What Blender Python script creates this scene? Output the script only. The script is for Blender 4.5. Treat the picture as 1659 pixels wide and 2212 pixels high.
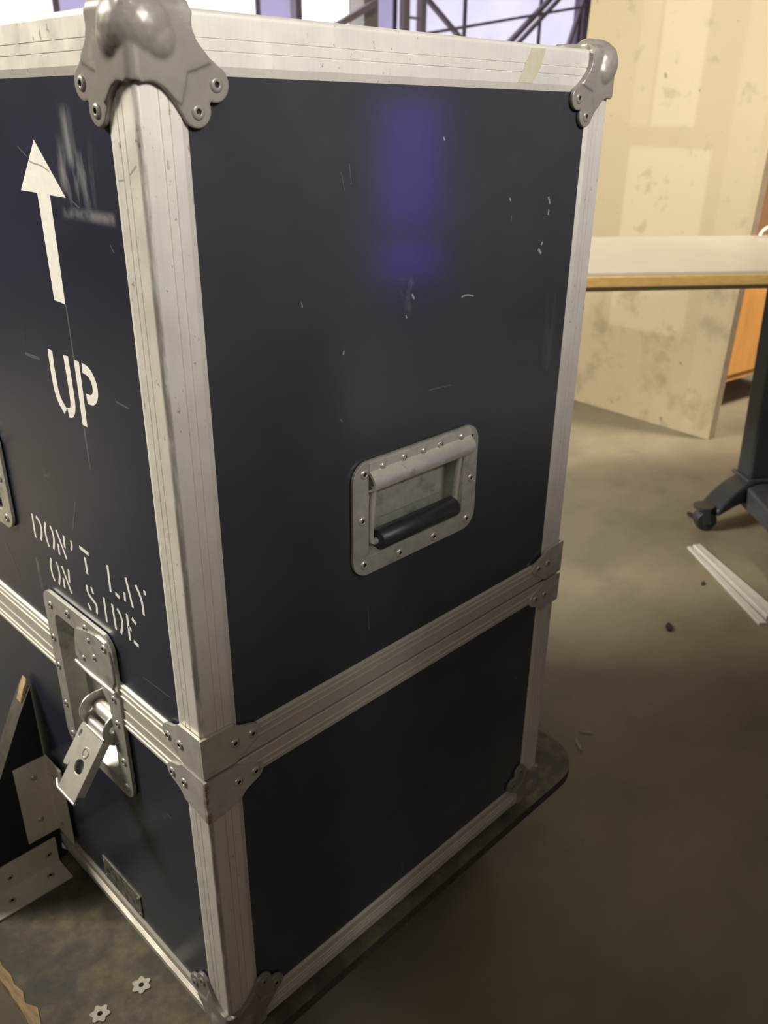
import bpy, bmesh, math, random
from mathutils import Vector, Matrix
from mathutils.geometry import tessellate_polygon
random.seed(7)
for o in list(bpy.data.objects):
    bpy.data.objects.remove(o)
scene = bpy.context.scene
C = scene.collection
K = 0.00115                       # one drawing unit -> metres

# ------------------------------------------------------------------ camera
cam_d = bpy.data.cameras.new('camera')
cam = bpy.data.objects.new('camera', cam_d)
C.objects.link(cam)
cam.location = (-238.0 * K, -406.0 * K, 720.5 * K)
cam.rotation_euler = (math.radians(64.92824), math.radians(-0.53128), math.radians(-45.19656))
cam_d.sensor_width = 36.0
cam_d.sensor_fit = 'AUTO'
cam_d.lens = 1830.0 / 2212.0 * 36.0
cam_d.clip_start = 0.01
cam_d.clip_end = 60
cam_d.dof.use_dof = True
cam_d.dof.focus_distance = 0.62
cam_d.dof.aperture_fstop = 13.0
scene.camera = cam

# ------------------------------------------------------------------ world, exposure
world = bpy.data.worlds.new('hall_air')
scene.world = world
world.use_nodes = True
world.node_tree.nodes['Background'].inputs[0].default_value = (0.86, 0.82, 1.0, 1)
world.node_tree.nodes['Background'].inputs[1].default_value = 0.6
vs = scene.view_settings
vs.view_transform = 'Standard'
vs.look = 'None'
vs.gamma = 1.0
vs.use_curve_mapping = False
vs.exposure = 0.0

# ceiling lamps: (x, y, z, length along x, width, watts, rgb); built with their housings further down
LAMPS = [
    dict(pos=(-1250, 1950, 2000), aim=(1100, 500, 300), size=(900, 500), w=190, col=(1.0, 0.92, 0.78), spread=180),
    dict(pos=(100, -2300, 1700), aim=(150, 0, 600), size=(900, 800), w=175, col=(1.0, 0.95, 0.87), spread=180),
    dict(pos=(-2000, -1300, 2100), aim=(150, 0, 500), size=(600, 400), w=9, col=(1.0, 0.94, 0.84), spread=180),  # added fill for the deck and its angle brackets
    dict(pos=(3000, -900, 2400), aim=(2560, 640, 150), size=(700, 300), w=16, col=(1.0, 0.9, 0.72), spread=55),  # added to brighten the cabinet behind the board
    dict(pos=(4500, 3500, 2950), aim=(4500, 3500, 0), size=(1300, 260), w=40, col=(1.0, 0.88, 0.68), spread=180),
]

# ------------------------------------------------------------------ materials
def nt(m):
    m.use_nodes = True
    return m.node_tree, m.node_tree.nodes['Principled BSDF']

def add(n, typ, **kw):
    x = n.nodes.new(typ)
    for k, v in kw.items():
        setattr(x, k, v)
    return x

def mix_col(n, fac, a, b):
    x = n.nodes.new('ShaderNodeMix'); x.data_type = 'RGBA'
    for sock, val in ((0, fac), (6, a), (7, b)):
        if isinstance(val, (int, float)):
            x.inputs[sock].default_value = val
        elif isinstance(val, tuple):
            x.inputs[sock].default_value = (*val, 1) if len(val) == 3 else val
        else:
            n.links.new(val, x.inputs[sock])
    return x.outputs[2]

def noise(n, scale, detail=4, rough=0.55, vec=None, stretch=None):
    tc = add(n, 'ShaderNodeTexCoord')
    src = vec or tc.outputs['Object']
    if stretch:
        mp = add(n, 'ShaderNodeMapping')
        mp.inputs['Scale'].default_value = stretch
        n.links.new(src, mp.inputs[0]); src = mp.outputs[0]
    t = add(n, 'ShaderNodeTexNoise')
    t.inputs['Scale'].default_value = scale
    t.inputs['Detail'].default_value = detail
    t.inputs['Roughness'].default_value = rough
    n.links.new(src, t.inputs['Vector'])
    return t.outputs['Fac']

def ramp(n, src, lo, hi):
    r = add(n, 'ShaderNodeMapRange')
    r.inputs[1].default_value = lo; r.inputs[2].default_value = hi
    n.links.new(src, r.inputs[0])
    return r.outputs[0]

def math_(n, op, a, b=None, c=None):
    m = add(n, 'ShaderNodeMath', operation=op)
    for i, v in enumerate((a, b, c)):
        if v is None: continue
        if isinstance(v, (int, float)): m.inputs[i].default_value = v
        else: n.links.new(v, m.inputs[i])
    return m.outputs[0]

def bump(n, p, src, strength, dist):
    b = add(n, 'ShaderNodeBump')
    b.inputs['Strength'].default_value = strength
    b.inputs['Distance'].default_value = dist
    n.links.new(src, b.inputs['Height'])
    n.links.new(b.outputs[0], p.inputs['Normal'])

def plain(name, col, rough=0.5, metal=0.0, var=0.0, vscale=60, dirt=None, dirt_lo=.6, dirt_hi=.75, dirt_scale=90, bmp=0.0, bscale=400, stretch=None, emit=None, spec=0.5):
    m = bpy.data.materials.new(name)
    n, p = nt(m)
    p.inputs['Base Color'].default_value = (*col, 1)
    p.inputs['Roughness'].default_value = rough
    p.inputs['Metallic'].default_value = metal
    p.inputs['Specular IOR Level'].default_value = spec
    out = None
    if var:
        f = noise(n, vscale, 5, .6, stretch=stretch)
        lo = tuple(c * (1 - var) for c in col); hi = tuple(min(1, c * (1 + var)) for c in col)
        out = mix_col(n, ramp(n, f, .3, .7), lo, hi)
    if dirt:
        f = noise(n, dirt_scale, 6, .65)
        out = mix_col(n, ramp(n, f, dirt_lo, dirt_hi), out if out is not None else col, dirt)
    if out is not None:
        n.links.new(out, p.inputs['Base Color'])
    if bmp:
        bump(n, p, noise(n, bscale, 3), bmp, 0.0004)
    if emit:
        p.inputs['Emission Color'].default_value = (*emit[0], 1)
        p.inputs['Emission Strength'].default_value = emit[1]
    return m

def boxmask(n, comp, lo, hi, soft):
    """1 inside lo..hi of one separated object coordinate (metres)."""
    a = add(n, 'ShaderNodeMapRange', interpolation_type='SMOOTHSTEP')
    a.inputs[1].default_value = lo - soft; a.inputs[2].default_value = lo + soft
    n.links.new(comp, a.inputs[0])
    b = add(n, 'ShaderNodeMapRange', interpolation_type='SMOOTHSTEP')
    b.inputs[1].default_value = hi - soft; b.inputs[2].default_value = hi + soft
    b.inputs[3].default_value = 1; b.inputs[4].default_value = 0
    n.links.new(comp, b.inputs[0])
    return math_(n, 'MULTIPLY', a.outputs[0], b.outputs[0])

def laminate(name, scuffs, base, rough):
    m = bpy.data.materials.new(name)
    n, p = nt(m)
    tc = add(n, 'ShaderNodeTexCoord')
    sep = add(n, 'ShaderNodeSeparateXYZ'); n.links.new(tc.outputs['Object'], sep.inputs[0])
    col = mix_col(n, ramp(n, noise(n, 7, 5), .35, .7), base, tuple(c * 1.35 for c in base))
    # fine hair scratches
    for sc, st, ang in ((26, (1, 1, .05), .5), (30, (.06, .06, 1), 1.0)):
        s = ramp(n, noise(n, sc * 9, 2, .5, stretch=st), .735, .78)
        g = ramp(n, noise(n, 9 * ang + 3, 3), .56, .66)
        col = mix_col(n, math_(n, 'MULTIPLY', math_(n, 'MULTIPLY', s, g), .25), col, (.22, .23, .26))
    # pale nicks
    v = ramp(n, noise(n, 150, 2, .5, stretch=(1, 1, .45)), .765, .79)
    g = ramp(n, noise(n, 8, 2), .58, .64)
    col = mix_col(n, math_(n, 'MULTIPLY', math_(n, 'MULTIPLY', v, g), .7), col, (.5, .52, .55))
    for (ax, a0, a1, z0, z1, soft, sc, st, lo, hi, amt) in scuffs:
        mk = math_(n, 'MULTIPLY', boxmask(n, sep.outputs[ax], a0 * K, a1 * K, soft * K), boxmask(n, sep.outputs[2], z0 * K, z1 * K, soft * K))
        f = ramp(n, noise(n, sc, 4, .6, stretch=st), lo, hi)
        col = mix_col(n, math_(n, 'MULTIPLY', math_(n, 'MULTIPLY', mk, f), amt), col, (.33, .33, .35))
    n.links.new(col, p.inputs['Base Color'])
    p.inputs['Roughness'].default_value = rough
    p.inputs['Specular IOR Level'].default_value = 0.5
    bump(n, p, noise(n, 1500, 2), .05, 0.0003)
    return m

def aluminium(name, col=(.75, .725, .68), metal=.35, rough=.42, edge=False, spots=.7):
    m = bpy.data.materials.new(name)
    n, p = nt(m)
    c = mix_col(n, ramp(n, noise(n, 25, 5), .35, .68), tuple(x * .90 for x in col), col)
    # brushed streaks
    c = mix_col(n, math_(n, 'MULTIPLY', ramp(n, noise(n, 300, 2, .5, stretch=(1, 1, .03)), .45, .75), .10), c, tuple(x * .55 for x in col))
    # dark nicks
    v = ramp(n, noise(n, 190, 4, .65, stretch=(1, 1, .6)), .625, .68)
    g = ramp(n, noise(n, 13, 3), .46, .56)
    c = mix_col(n, math_(n, 'MULTIPLY', math_(n, 'MULTIPLY', v, g), spots), c, (.16, .14, .115))
    c = mix_col(n, math_(n, 'MULTIPLY', ramp(n, noise(n, 6, 4), .62, .72), .25), c, (.34, .31, .26))
    if edge:
        tc = add(n, 'ShaderNodeTexCoord')
        sep = add(n, 'ShaderNodeSeparateXYZ'); n.links.new(tc.outputs['Object'], sep.inputs[0])
        mx = math_(n, 'MAXIMUM', sep.outputs[0], sep.outputs[1])
        e = ramp(n, mx, 3.6 * K, 2.2 * K)
        f = ramp(n, noise(n, 120, 5, .65, stretch=(1, 1, .16)), .36, .54)
        c = mix_col(n, math_(n, 'MULTIPLY', math_(n, 'MULTIPLY', e, f), .7), c, (.22, .20, .165))
    n.links.new(c, p.inputs['Base Color'])
    p.inputs['Metallic'].default_value = metal
    r = ramp(n, noise(n, 40, 4), .3, .7)
    mr = add(n, 'ShaderNodeMapRange'); mr.inputs[3].default_value = rough - .06; mr.inputs[4].default_value = rough + .10
    n.links.new(r, mr.inputs[0]); n.links.new(mr.outputs[0], p.inputs['Roughness'])
    return m

M = {}
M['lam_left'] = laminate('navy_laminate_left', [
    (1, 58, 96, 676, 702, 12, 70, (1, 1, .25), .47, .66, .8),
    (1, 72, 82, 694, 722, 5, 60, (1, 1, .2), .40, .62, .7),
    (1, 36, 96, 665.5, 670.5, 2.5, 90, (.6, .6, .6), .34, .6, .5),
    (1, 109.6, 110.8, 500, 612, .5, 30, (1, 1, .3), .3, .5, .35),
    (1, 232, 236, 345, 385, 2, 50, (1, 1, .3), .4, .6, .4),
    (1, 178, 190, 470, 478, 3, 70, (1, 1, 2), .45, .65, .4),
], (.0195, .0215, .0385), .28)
M['lam_right'] = laminate('navy_laminate_right_hazed', [
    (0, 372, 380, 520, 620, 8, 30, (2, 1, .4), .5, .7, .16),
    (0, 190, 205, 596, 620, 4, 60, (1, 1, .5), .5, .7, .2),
], (.033, .0345, .043), .09)  # greyer than the left base; dust and reflected haze put into the colour
M['alu'] = aluminium('worn_aluminium')
M['alu_edge'] = aluminium('worn_aluminium_edge', edge=True)
M['alu_clean'] = aluminium('satin_aluminium', col=(.53, .505, .45), spots=.3, rough=.46, metal=.2)
M['zinc'] = plain('galvanised_steel', (.50, .50, .46), .38, .55, var=.16, vscale=60, dirt=(.27, .27, .24), dirt_lo=.56, dirt_hi=.72, dirt_scale=40)
M['zinc_bright'] = plain('bright_zinc', (.66, .65, .60), .40, .6, var=.1, vscale=60, dirt=(.36, .33, .26), dirt_lo=.6, dirt_hi=.76, dirt_scale=50)
M['cast'] = plain('grey_ball_corner_paint', (.235, .222, .202), .36, .12, var=.10, vscale=40, dirt=(.33, .31, .28), dirt_lo=.60, dirt_hi=.72, dirt_scale=45, bmp=.06, bscale=160)
M['bracket'] = plain('zinc_corner_plate', (.55, .54, .50), .40, .45, var=.12, vscale=50, dirt=(.30, .28, .23), dirt_lo=.60, dirt_hi=.75, dirt_scale=70)
def rusty():
    m = bpy.data.materials.new('zinc_corner_plate_rusty_edge')
    n, p = nt(m)
    tc = add(n, 'ShaderNodeTexCoord')
    sep = add(n, 'ShaderNodeSeparateXYZ'); n.links.new(tc.outputs['Object'], sep.inputs[0])
    c = mix_col(n, ramp(n, noise(n, 50, 4), .35, .7), (.47, .46, .43), (.60, .59, .56))
    mx = math_(n, 'MAXIMUM', sep.outputs[0], sep.outputs[1])
    e = ramp(n, mx, 2.0 * K, -1.0 * K)
    f = ramp(n, noise(n, 130, 5, .65), .42, .58)
    zz = boxmask(n, sep.outputs[2], 250 * K, 297 * K, 3 * K)
    c = mix_col(n, math_(n, 'MULTIPLY', math_(n, 'MULTIPLY', e, f), math_(n, 'MULTIPLY', zz, .85)), c, (.20, .12, .04))
    n.links.new(c, p.inputs['Base Color'])
    p.inputs['Roughness'].default_value = .42; p.inputs['Metallic'].default_value = .45
    return m
M['bracket_rust'] = rusty()
M['rivet'] = plain('rivet_steel', (.52, .50, .46), .32, .6, var=.12, vscale=200)
M['hole'] = plain('hole_shade', (.012, .011, .010), .9)  # near black; the shade inside rivet and nut holes as colour
M['rubber'] = plain('black_rubber_grip', (.022, .022, .026), .42, var=.2, vscale=90)
M['paint'] = plain('white_stencil_paint', (.80, .79, .75), .55, dirt=(.45, .45, .45), dirt_lo=.60, dirt_hi=.78, dirt_scale=60, var=.05, vscale=120)
M['nameplate'] = plain('etched_name_plate', (.22, .21, .18), .4, .4, var=.5, vscale=150, dirt=(.05, .05, .05), dirt_lo=.52, dirt_hi=.6, dirt_scale=130)
M['deck'] = plain('dirty_deck_paint', (.165, .145, .095), .62, var=.5, vscale=38, dirt=(.085, .08, .07), dirt_lo=.42, dirt_hi=.62, dirt_scale=13, bmp=.15, bscale=200)
M['deck_edge'] = plain('dark_plywood_edge', (.045, .038, .030), .7, var=.4, vscale=60)
M['gusset'] = plain('black_painted_board', (.014, .013, .013), .6, var=.2, vscale=50)
M['gusset_edge'] = plain('worn_black_board_edge', (.085, .078, .062), .65, var=.35, vscale=60, dirt=(.30, .19, .08), dirt_lo=.66, dirt_hi=.74, dirt_scale=50)
M['rawwood'] = plain('raw_splintered_wood', (.46, .33, .18), .75, var=.3, vscale=70, stretch=(4, .6, 4))
M['tan'] = plain('tan_plywood', (.30, .25, .15), .7, var=.15, vscale=20, stretch=(6, .8, 6))
M['angle'] = aluminium('white_aluminium_angle', col=(.84, .80, .72), spots=.35, metal=.2, rough=.5)
M['tnut'] = plain('pale_tee_nut', (.62, .59, .52), .5, .2, var=.15, vscale=200)
M['steel_dark'] = plain('dark_grey_enamel', (.040, .041, .046), .42, var=.12, vscale=30)
M['steel_foot'] = plain('grey_foot_enamel', (.060, .060, .068), .42, var=.12, vscale=30)
M['tyre'] = plain('dark_caster_tyre', (.030, .031, .034), .5)
M['tabletop'] = plain('off_white_laminate', (.60, .56, .46), .38, var=.06, vscale=8)
M['tableedge'] = plain('honey_wood_edge', (.62, .40, .13), .42, var=.15, vscale=12, stretch=(3, 3, 12))
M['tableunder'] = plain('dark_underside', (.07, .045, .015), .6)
M['orange'] = plain('orange_varnished_board', (.60, .29, .08), .5, var=.12, vscale=9, stretch=(3, 3, .5))
M['brown'] = plain('shaded_orange_upper', (.22, .115, .055), .5, var=.12, vscale=9)  # same orange cabinet in shade; the shade is put into the colour
M['pale'] = plain('pale_plinth', (.45, .40, .28), .6)
M['white'] = plain('white_plastic', (.75, .73, .68), .4)
M['trim'] = plain('white_enamel_trim', (.62, .61, .57), .4, var=.06, vscale=30)
M['chip_dark'] = plain('dark_chip', (.03, .022, .018), .8)
M['chip_pale'] = plain('pale_splinter', (.45, .42, .36), .8)
M['wall'] = plain('hall_wall_paint', (.17, .155, .13), .8, var=.12, vscale=1.2)
M['ceiling'] = plain('hall_ceiling_paint', (.15, .14, .125), .85)
M['mull'] = plain('lilac_grey_steel', (.24, .21, .27), .6)
M['col_pale'] = plain('pale_grey_column', (.42, .39, .36), .6)
M['strut'] = plain('mauve_grey_strut', (.42, .35, .42), .6)  # lightened; window glare over the bars is put into the colour
M['lampcase'] = plain('white_lamp_housing', (.7, .7, .68), .5)

def pane_mat(name, col, s, b=.0):
    m = bpy.data.materials.new(name)
    n, p = nt(m)
    p.inputs['Base Color'].default_value = (.05, .05, .06, 1)
    p.inputs['Roughness'].default_value = .2
    c = mix_col(n, ramp(n, noise(n, .8, 3), .35, .65), tuple(x * (1 - b) for x in col), col)
    n.links.new(c, p.inputs['Emission Color'])
    p.inputs['Emission Strength'].default_value = s
    return m
M['sky_pane'] = pane_mat('daylit_pane', (.86, .80, 1.0), 1.05, .12)
M['sky_white'] = pane_mat('bright_daylit_pane', (1.0, .98, 1.0), 2.2, .05)
M['sky_lilac'] = pane_mat('lilac_daylit_pane', (.52, .45, .72), 1.0, .2)
M['violet_pane'] = pane_mat('violet_door_glass', (.16, .09, 1.0), 2.6, .1)
M['tube'] = plain('lamp_diffuser', (.9, .9, .85), .5, emit=((1.0, .9, .7), 3.0))

def floor_mat():
    m = bpy.data.materials.new('stained_concrete')
    n, p = nt(m)
    a, b = (.195, .170, .116), (.30, .265, .188)
    c = mix_col(n, ramp(n, noise(n, 1.6, 6, .6, stretch=(1, 2.2, 1)), .35, .68), a, b)
    c = mix_col(n, math_(n, 'MULTIPLY', ramp(n, noise(n, 5.5, 5, .6), .50, .72), .45), c, (.13, .11, .078))
    c = mix_col(n, math_(n, 'MULTIPLY', ramp(n, noise(n, 90, 4, .7), .68, .76), .5), c, (.08, .068, .05))
    n.links.new(c, p.inputs['Base Color'])
    p.inputs['Roughness'].default_value = .55
    bump(n, p, noise(n, 120, 4), .12, .001)
    return m
M['floor'] = floor_mat()

def cream_mat():
    m = bpy.data.materials.new('patched_cream_paint')
    n, p = nt(m)
    tc = add(n, 'ShaderNodeTexCoord')
    sep = add(n, 'ShaderNodeSeparateXYZ'); n.links.new(tc.outputs['Object'], sep.inputs[0])
    base = (.54, .45, .295)
    lite = (.63, .54, .38)
    c = mix_col(n, ramp(n, noise(n, 4, 4), .35, .7), tuple(x * .94 for x in base), base)
    Y, Z = sep.outputs[1], sep.outputs[2]
    for y0, y1, z0, z1, am in ((800, 940, 700, 1400, .75), (735, 1000, 120, 645, .75), (950, 1010, 700, 1400, .35), (600, 690, -160, 1400, .3)):
        mk = math_(n, 'MULTIPLY', boxmask(n, Y, y0 * K, y1 * K, 6 * K), boxmask(n, Z, z0 * K, z1 * K, 6 * K))
        c = mix_col(n, math_(n, 'MULTIPLY', mk, am), c, lite)
    # grey-green bruises, mostly low on the board
    low = boxmask(n, Z, -200 * K, 330 * K, 60 * K)
    f = ramp(n, noise(n, 9, 5, .6), .50, .64)
    c = mix_col(n, math_(n, 'MULTIPLY', math_(n, 'MULTIPLY', f, low), .5), c, (.29, .25, .145))
    f2 = ramp(n, noise(n, 14, 3, .5), .62, .70)
    c = mix_col(n, math_(n, 'MULTIPLY', f2, .35), c, (.28, .24, .14))
    f3 = ramp(n, noise(n, 30, 2, .5), .74, .77)
    c = mix_col(n, math_(n, 'MULTIPLY', f3, .6), c, (.14, .10, .05))
    n.links.new(c, p.inputs['Base Color'])
    p.inputs['Roughness'].default_value = .6
    return m
M['cream'] = cream_mat()
M['creamedge'] = plain('bare_board_edge', (.24, .18, .12), .7, var=.2, vscale=40)

# ------------------------------------------------------------------ builders
ORG = {}                                          # world origin of every object (drawing units)

def link(name, mesh, parent=None, at=None):
    """mesh holds world drawing-unit coordinates already scaled; 'at' = own origin."""
    o = bpy.data.objects.new(name, mesh)
    C.objects.link(o)
    org = Vector(at) if at is not None else Vector((0, 0, 0))
    base = Vector((0, 0, 0))
    if parent is not None:
        o.parent = parent
        base = ORG[parent.name]
    o.location = (org - base) * K
    ORG[o.name] = org
    return o

def thing(name, label, cat, at=(0, 0, 0), group=None):
    o = link(name, None, None, at)
    o.empty_display_size = .05
    o['label'] = label; o['category'] = cat
    if group: o['group'] = group
    return o

def tag(o, label, cat, group=None):
    o['label'] = label; o['category'] = cat
    if group: o['group'] = group
    return o

def struct(o, label=None):
    o['kind'] = 'structure'
    if label: o['label'] = label
    return o

def finish(bm, name, mats, parent=None, at=None, smooth=None, bevel=0, seg=2, ang=40):
    bmesh.ops.recalc_face_normals(bm, faces=bm.faces)
    org = Vector(at) if at is not None else Vector((0, 0, 0))
    for v in bm.verts:
        v.co = (v.co - org) * K
    me = bpy.data.meshes.new(name)
    if smooth is not None:
        for f in bm.faces: f.smooth = True
        a = math.radians(smooth)
        for e in bm.edges:
            if len(e.link_faces) == 2 and e.calc_face_angle(0) > a: e.smooth = False
    bm.to_mesh(me); bm.free()
    for m in (mats if isinstance(mats, (list, tuple)) else [mats]):
        me.materials.append(m)
    o = link(name, me, parent, at)
    if bevel:
        b = o.modifiers.new('soft_edge', 'BEVEL')
        b.width = bevel * K; b.segments = seg; b.limit_method = 'ANGLE'; b.angle_limit = math.radians(ang)
    return o

# face frames: (u, v, n) -> world ; n points out of the case
FACES = {
    'R': lambda u, v, n: Vector((u, -n, v)),
    'L': lambda u, v, n: Vector((-n, u, v)),
}

def prism(bm, poly, f, n0, n1, holes=(), mi=0):
    """closed slab: 2D outline (with holes) mapped by f(u, v, n)"""
    loops = [list(poly)] + [list(h) for h in holes]
    tris = tessellate_polygon([[Vector((x, y, 0)) for x, y in l] for l in loops])
    flat = [p for l in loops for p in l]
    A = [bm.verts.new(f(x, y, n0)) for x, y in flat]
    B = [bm.verts.new(f(x, y, n1)) for x, y in flat]
    fs = []
    for t in tris:
        try:
            fs.append(bm.faces.new([A[i] for i in t])); fs.append(bm.faces.new([B[i] for i in reversed(t)]))
        except ValueError: pass
    k = 0
    for l in loops:
        c = len(l)
        for i in range(c):
            j = (i + 1) % c
            fs.append(bm.faces.new([A[k + i], A[k + j], B[k + j], B[k + i]]))
        k += c
    for x in fs: x.material_index = mi
    return fs

def box(bm, lo, hi, mi=0):
    x0, y0, z0 = lo; x1, y1, z1 = hi
    v = [bm.verts.new(c) for c in ((x0,y0,z0),(x1,y0,z0),(x1,y1,z0),(x0,y1,z0),(x0,y0,z1),(x1,y0,z1),(x1,y1,z1),(x0,y1,z1))]
    for q in ((0,3,2,1),(4,5,6,7),(0,1,5,4),(1,2,6,5),(2,3,7,6),(3,0,4,7)):
        bm.faces.new([v[i] for i in q]).material_index = mi
    return v

def obox(bm, p, d, w, h, mi=0):
    """oriented beam from p[0] to p[1]; w sideways, h upwards"""
    a, b = Vector(p[0]), Vector(p[1])
    ax = (b - a).normalized()
    up = Vector(d)
    side = ax.cross(up).normalized(); up = side.cross(ax).normalized()
    vs_ = []
    for c in (a, b):
        for sx, sz in ((-1,-1),(1,-1),(1,1),(-1,1)):
            vs_.append(bm.verts.new(c + side * (w/2*sx) + up * (h/2*sz)))
    for q in ((0,1,2,3),(7,6,5,4),(0,4,5,1),(1,5,6,2),(2,6,7,3),(3,7,4,0)):
        bm.faces.new([vs_[i] for i in q]).material_index = mi

def tube(bm, pts, r, seg=12, mi=0, caps=True):
    pts = [Vector(p) for p in pts]
    rs = r if isinstance(r, (list, tuple)) else [r] * len(pts)
    rings = []
    up = None
    for i, p in enumerate(pts):
        t = (pts[min(i+1, len(pts)-1)] - pts[max(i-1, 0)]).normalized()
        if up is None:
            up = t.orthogonal().normalized()
        up = (up - t * up.dot(t)).normalized()
        s = t.cross(up)
        rings.append([bm.verts.new(p + (up * math.cos(a) + s * math.sin(a)) * rs[i]) for a in [2*math.pi*k/seg for k in range(seg)]])
    for a, b in zip(rings, rings[1:]):
        for k in range(seg):
            bm.faces.new([a[k], a[(k+1)%seg], b[(k+1)%seg], b[k]]).material_index = mi
    if caps:
        bm.faces.new(rings[0][::-1]).material_index = mi
        bm.faces.new(rings[-1]).material_index = mi

def lathe(bm, prof, seg=16, mis=None):
    """profile (r, z) around z"""
    rings = []
    for r, z in prof:
        if r < 1e-6: rings.append([bm.verts.new((0, 0, z))])
        else: rings.append([bm.verts.new((r*math.cos(2*math.pi*k/seg), r*math.sin(2*math.pi*k/seg), z)) for k in range(seg)])
    for i, (a, b) in enumerate(zip(rings, rings[1:])):
        for k in range(seg):
            k2 = (k+1) % seg
            if len(a) == 1 and len(b) == 1: continue
            if len(a) == 1: f = bm.faces.new([a[0], b[k], b[k2]])
            elif len(b) == 1: f = bm.faces.new([a[k], a[k2], b[0]])
            else: f = bm.faces.new([a[k], a[k2], b[k2], b[k]])
            if mis: f.material_index = mis[i]

def rrect(u0, u1, v0, v1, r, seg=6):
    out = []
    for cx, cy, a0 in ((u1-r, v1-r, 0), (u0+r, v1-r, 90), (u0+r, v0+r, 180), (u1-r, v0+r, 270)):
        for k in range(seg+1):
            a = math.radians(a0 + 90*k/seg)
            out.append((cx + r*math.cos(a), cy + r*math.sin(a)))
    return out

def smooth_poly(pts, it=2, closed=True):
    for _ in range(it):
        out = []
        n = len(pts)
        for i in range(n if closed else n-1):
            a, b = pts[i], pts[(i+1) % n]
            out += [(a[0]*.75+b[0]*.25, a[1]*.75+b[1]*.25), (a[0]*.25+b[0]*.75, a[1]*.25+b[1]*.75)]
        if not closed: out = [pts[0]] + out + [pts[-1]]
        pts = out
    return pts

# rivets: shared meshes, axis = +z locally
def rivet_mesh(name, prof, mis, seg=16, mats=('rivet', 'hole')):
    bm = bmesh.new(); lathe(bm, prof, seg, mis)
    bmesh.ops.recalc_face_normals(bm, faces=bm.faces)
    for v in bm.verts: v.co *= K
    me = bpy.data.meshes.new(name)
    for f in bm.faces: f.smooth = True
    bm.to_mesh(me); bm.free()
    for m in mats: me.materials.append(M[m])
    return me
RIV_T = rivet_mesh('tubular_rivet', [(0, .12), (1.7, .12), (1.75, 1.0), (2.3, 1.4), (3.3, 1.2), (4.3, .55), (4.6, -.2)], [1, 1, 0, 0, 0, 0])
RIV_S = rivet_mesh('small_tubular_rivet', [(0, -.5), (1.0, -.5), (1.05, .8), (1.7, 1.15), (2.7, .95), (3.4, .4), (3.6, -.2)], [1, 1, 0, 0, 0, 0])
RIV_G = rivet_mesh('grey_rivet', [(0, .12), (1.7, .12), (1.75, 1.2), (2.3, 1.6), (3.5, 1.35), (4.8, .6), (5.1, -.4)], [1, 1, 0, 0, 0, 0], mats=('cast', 'hole'))
RIV_D = rivet_mesh('dome_rivet', [(0, 1.9), (1.6, 1.6), (2.9, .8), (3.4, -.2)], [0, 0, 0])
ROT = {'R': Matrix.Rotation(math.radians(90), 4, 'X'), 'L': Matrix.Rotation(math.radians(-90), 4, 'Y'),
       'U': Matrix.Identity(4)}
def rivet(pos, face, parent, mesh=None, name='rivet', s=1.0):
    o = bpy.data.objects.new(name, mesh or RIV_T)
    C.objects.link(o)
    o.parent = parent
    base = ORG[parent.name]
    o.matrix_local = Matrix.Translation((Vector(pos) - base) * K) @ ROT[face] @ Matrix.Scale(s, 4)
    ORG[o.name] = Vector(pos)
    return o

# ------------------------------------------------------------------ setting
ZF = -160.0
X0, X1, Y0, Y1, ZC = -3200, 11500, -3000, 6500, 3200
bm = bmesh.new(); box(bm, (X0-200, Y0-200, ZF-100), (X1+200, Y1+200, ZF))
struct(finish(bm, 'floor', M['floor']), 'stained grey brown concrete floor')
bm = bmesh.new(); box(bm, (X0-200, Y0-200, ZC), (X1+200, Y1+200, ZC+100))
struct(finish(bm, 'ceiling', M['ceiling']))
bm = bmesh.new(); box(bm, (X0-100, Y0, ZF), (X0, Y1, ZC)); struct(finish(bm, 'wall_left', M['wall']))
bm = bmesh.new(); box(bm, (X1, Y0, ZF), (X1+100, Y1, ZC)); struct(finish(bm, 'wall_right', M['wall']))
# front wall (behind the camera) ; its glowing violet door is added for the panel reflection
bm = bmesh.new()
prism(bm, [(X0, ZF), (3120, ZF), (3120, 1560), (3760, 1560), (3760, ZF), (X1, ZF), (X1, ZC), (X0, ZC)], lambda u, v, n: Vector((u, Y0 - n, v)), 0, 100)
struct(finish(bm, 'wall_front', M['wall']))
bm = bmesh.new()
fr = lambda u, v, n: Vector((u, Y0 - n, v))
prism(bm, [(3122, ZF), (3758, ZF), (3758, 1558), (3122, 1558)], fr, 20, 70, holes=[[(3205, -135), (3675, -135), (3675, 85), (3205, 85)], [(3205, 155), (3675, 155), (3675, 800), (3205, 800)]])
door = struct(finish(bm, 'door_1', M['mull']), 'glazed door glowing violet, added out of view for the panel reflection')
for z0, z1 in ((-135, 85), (155, 800)):
    bm = bmesh.new(); prism(bm, [(3205, z0), (3675, z0), (3675, z1), (3205, z1)], fr, 40, 46)
    finish(bm, 'pane', M['violet_pane'], door)
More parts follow.
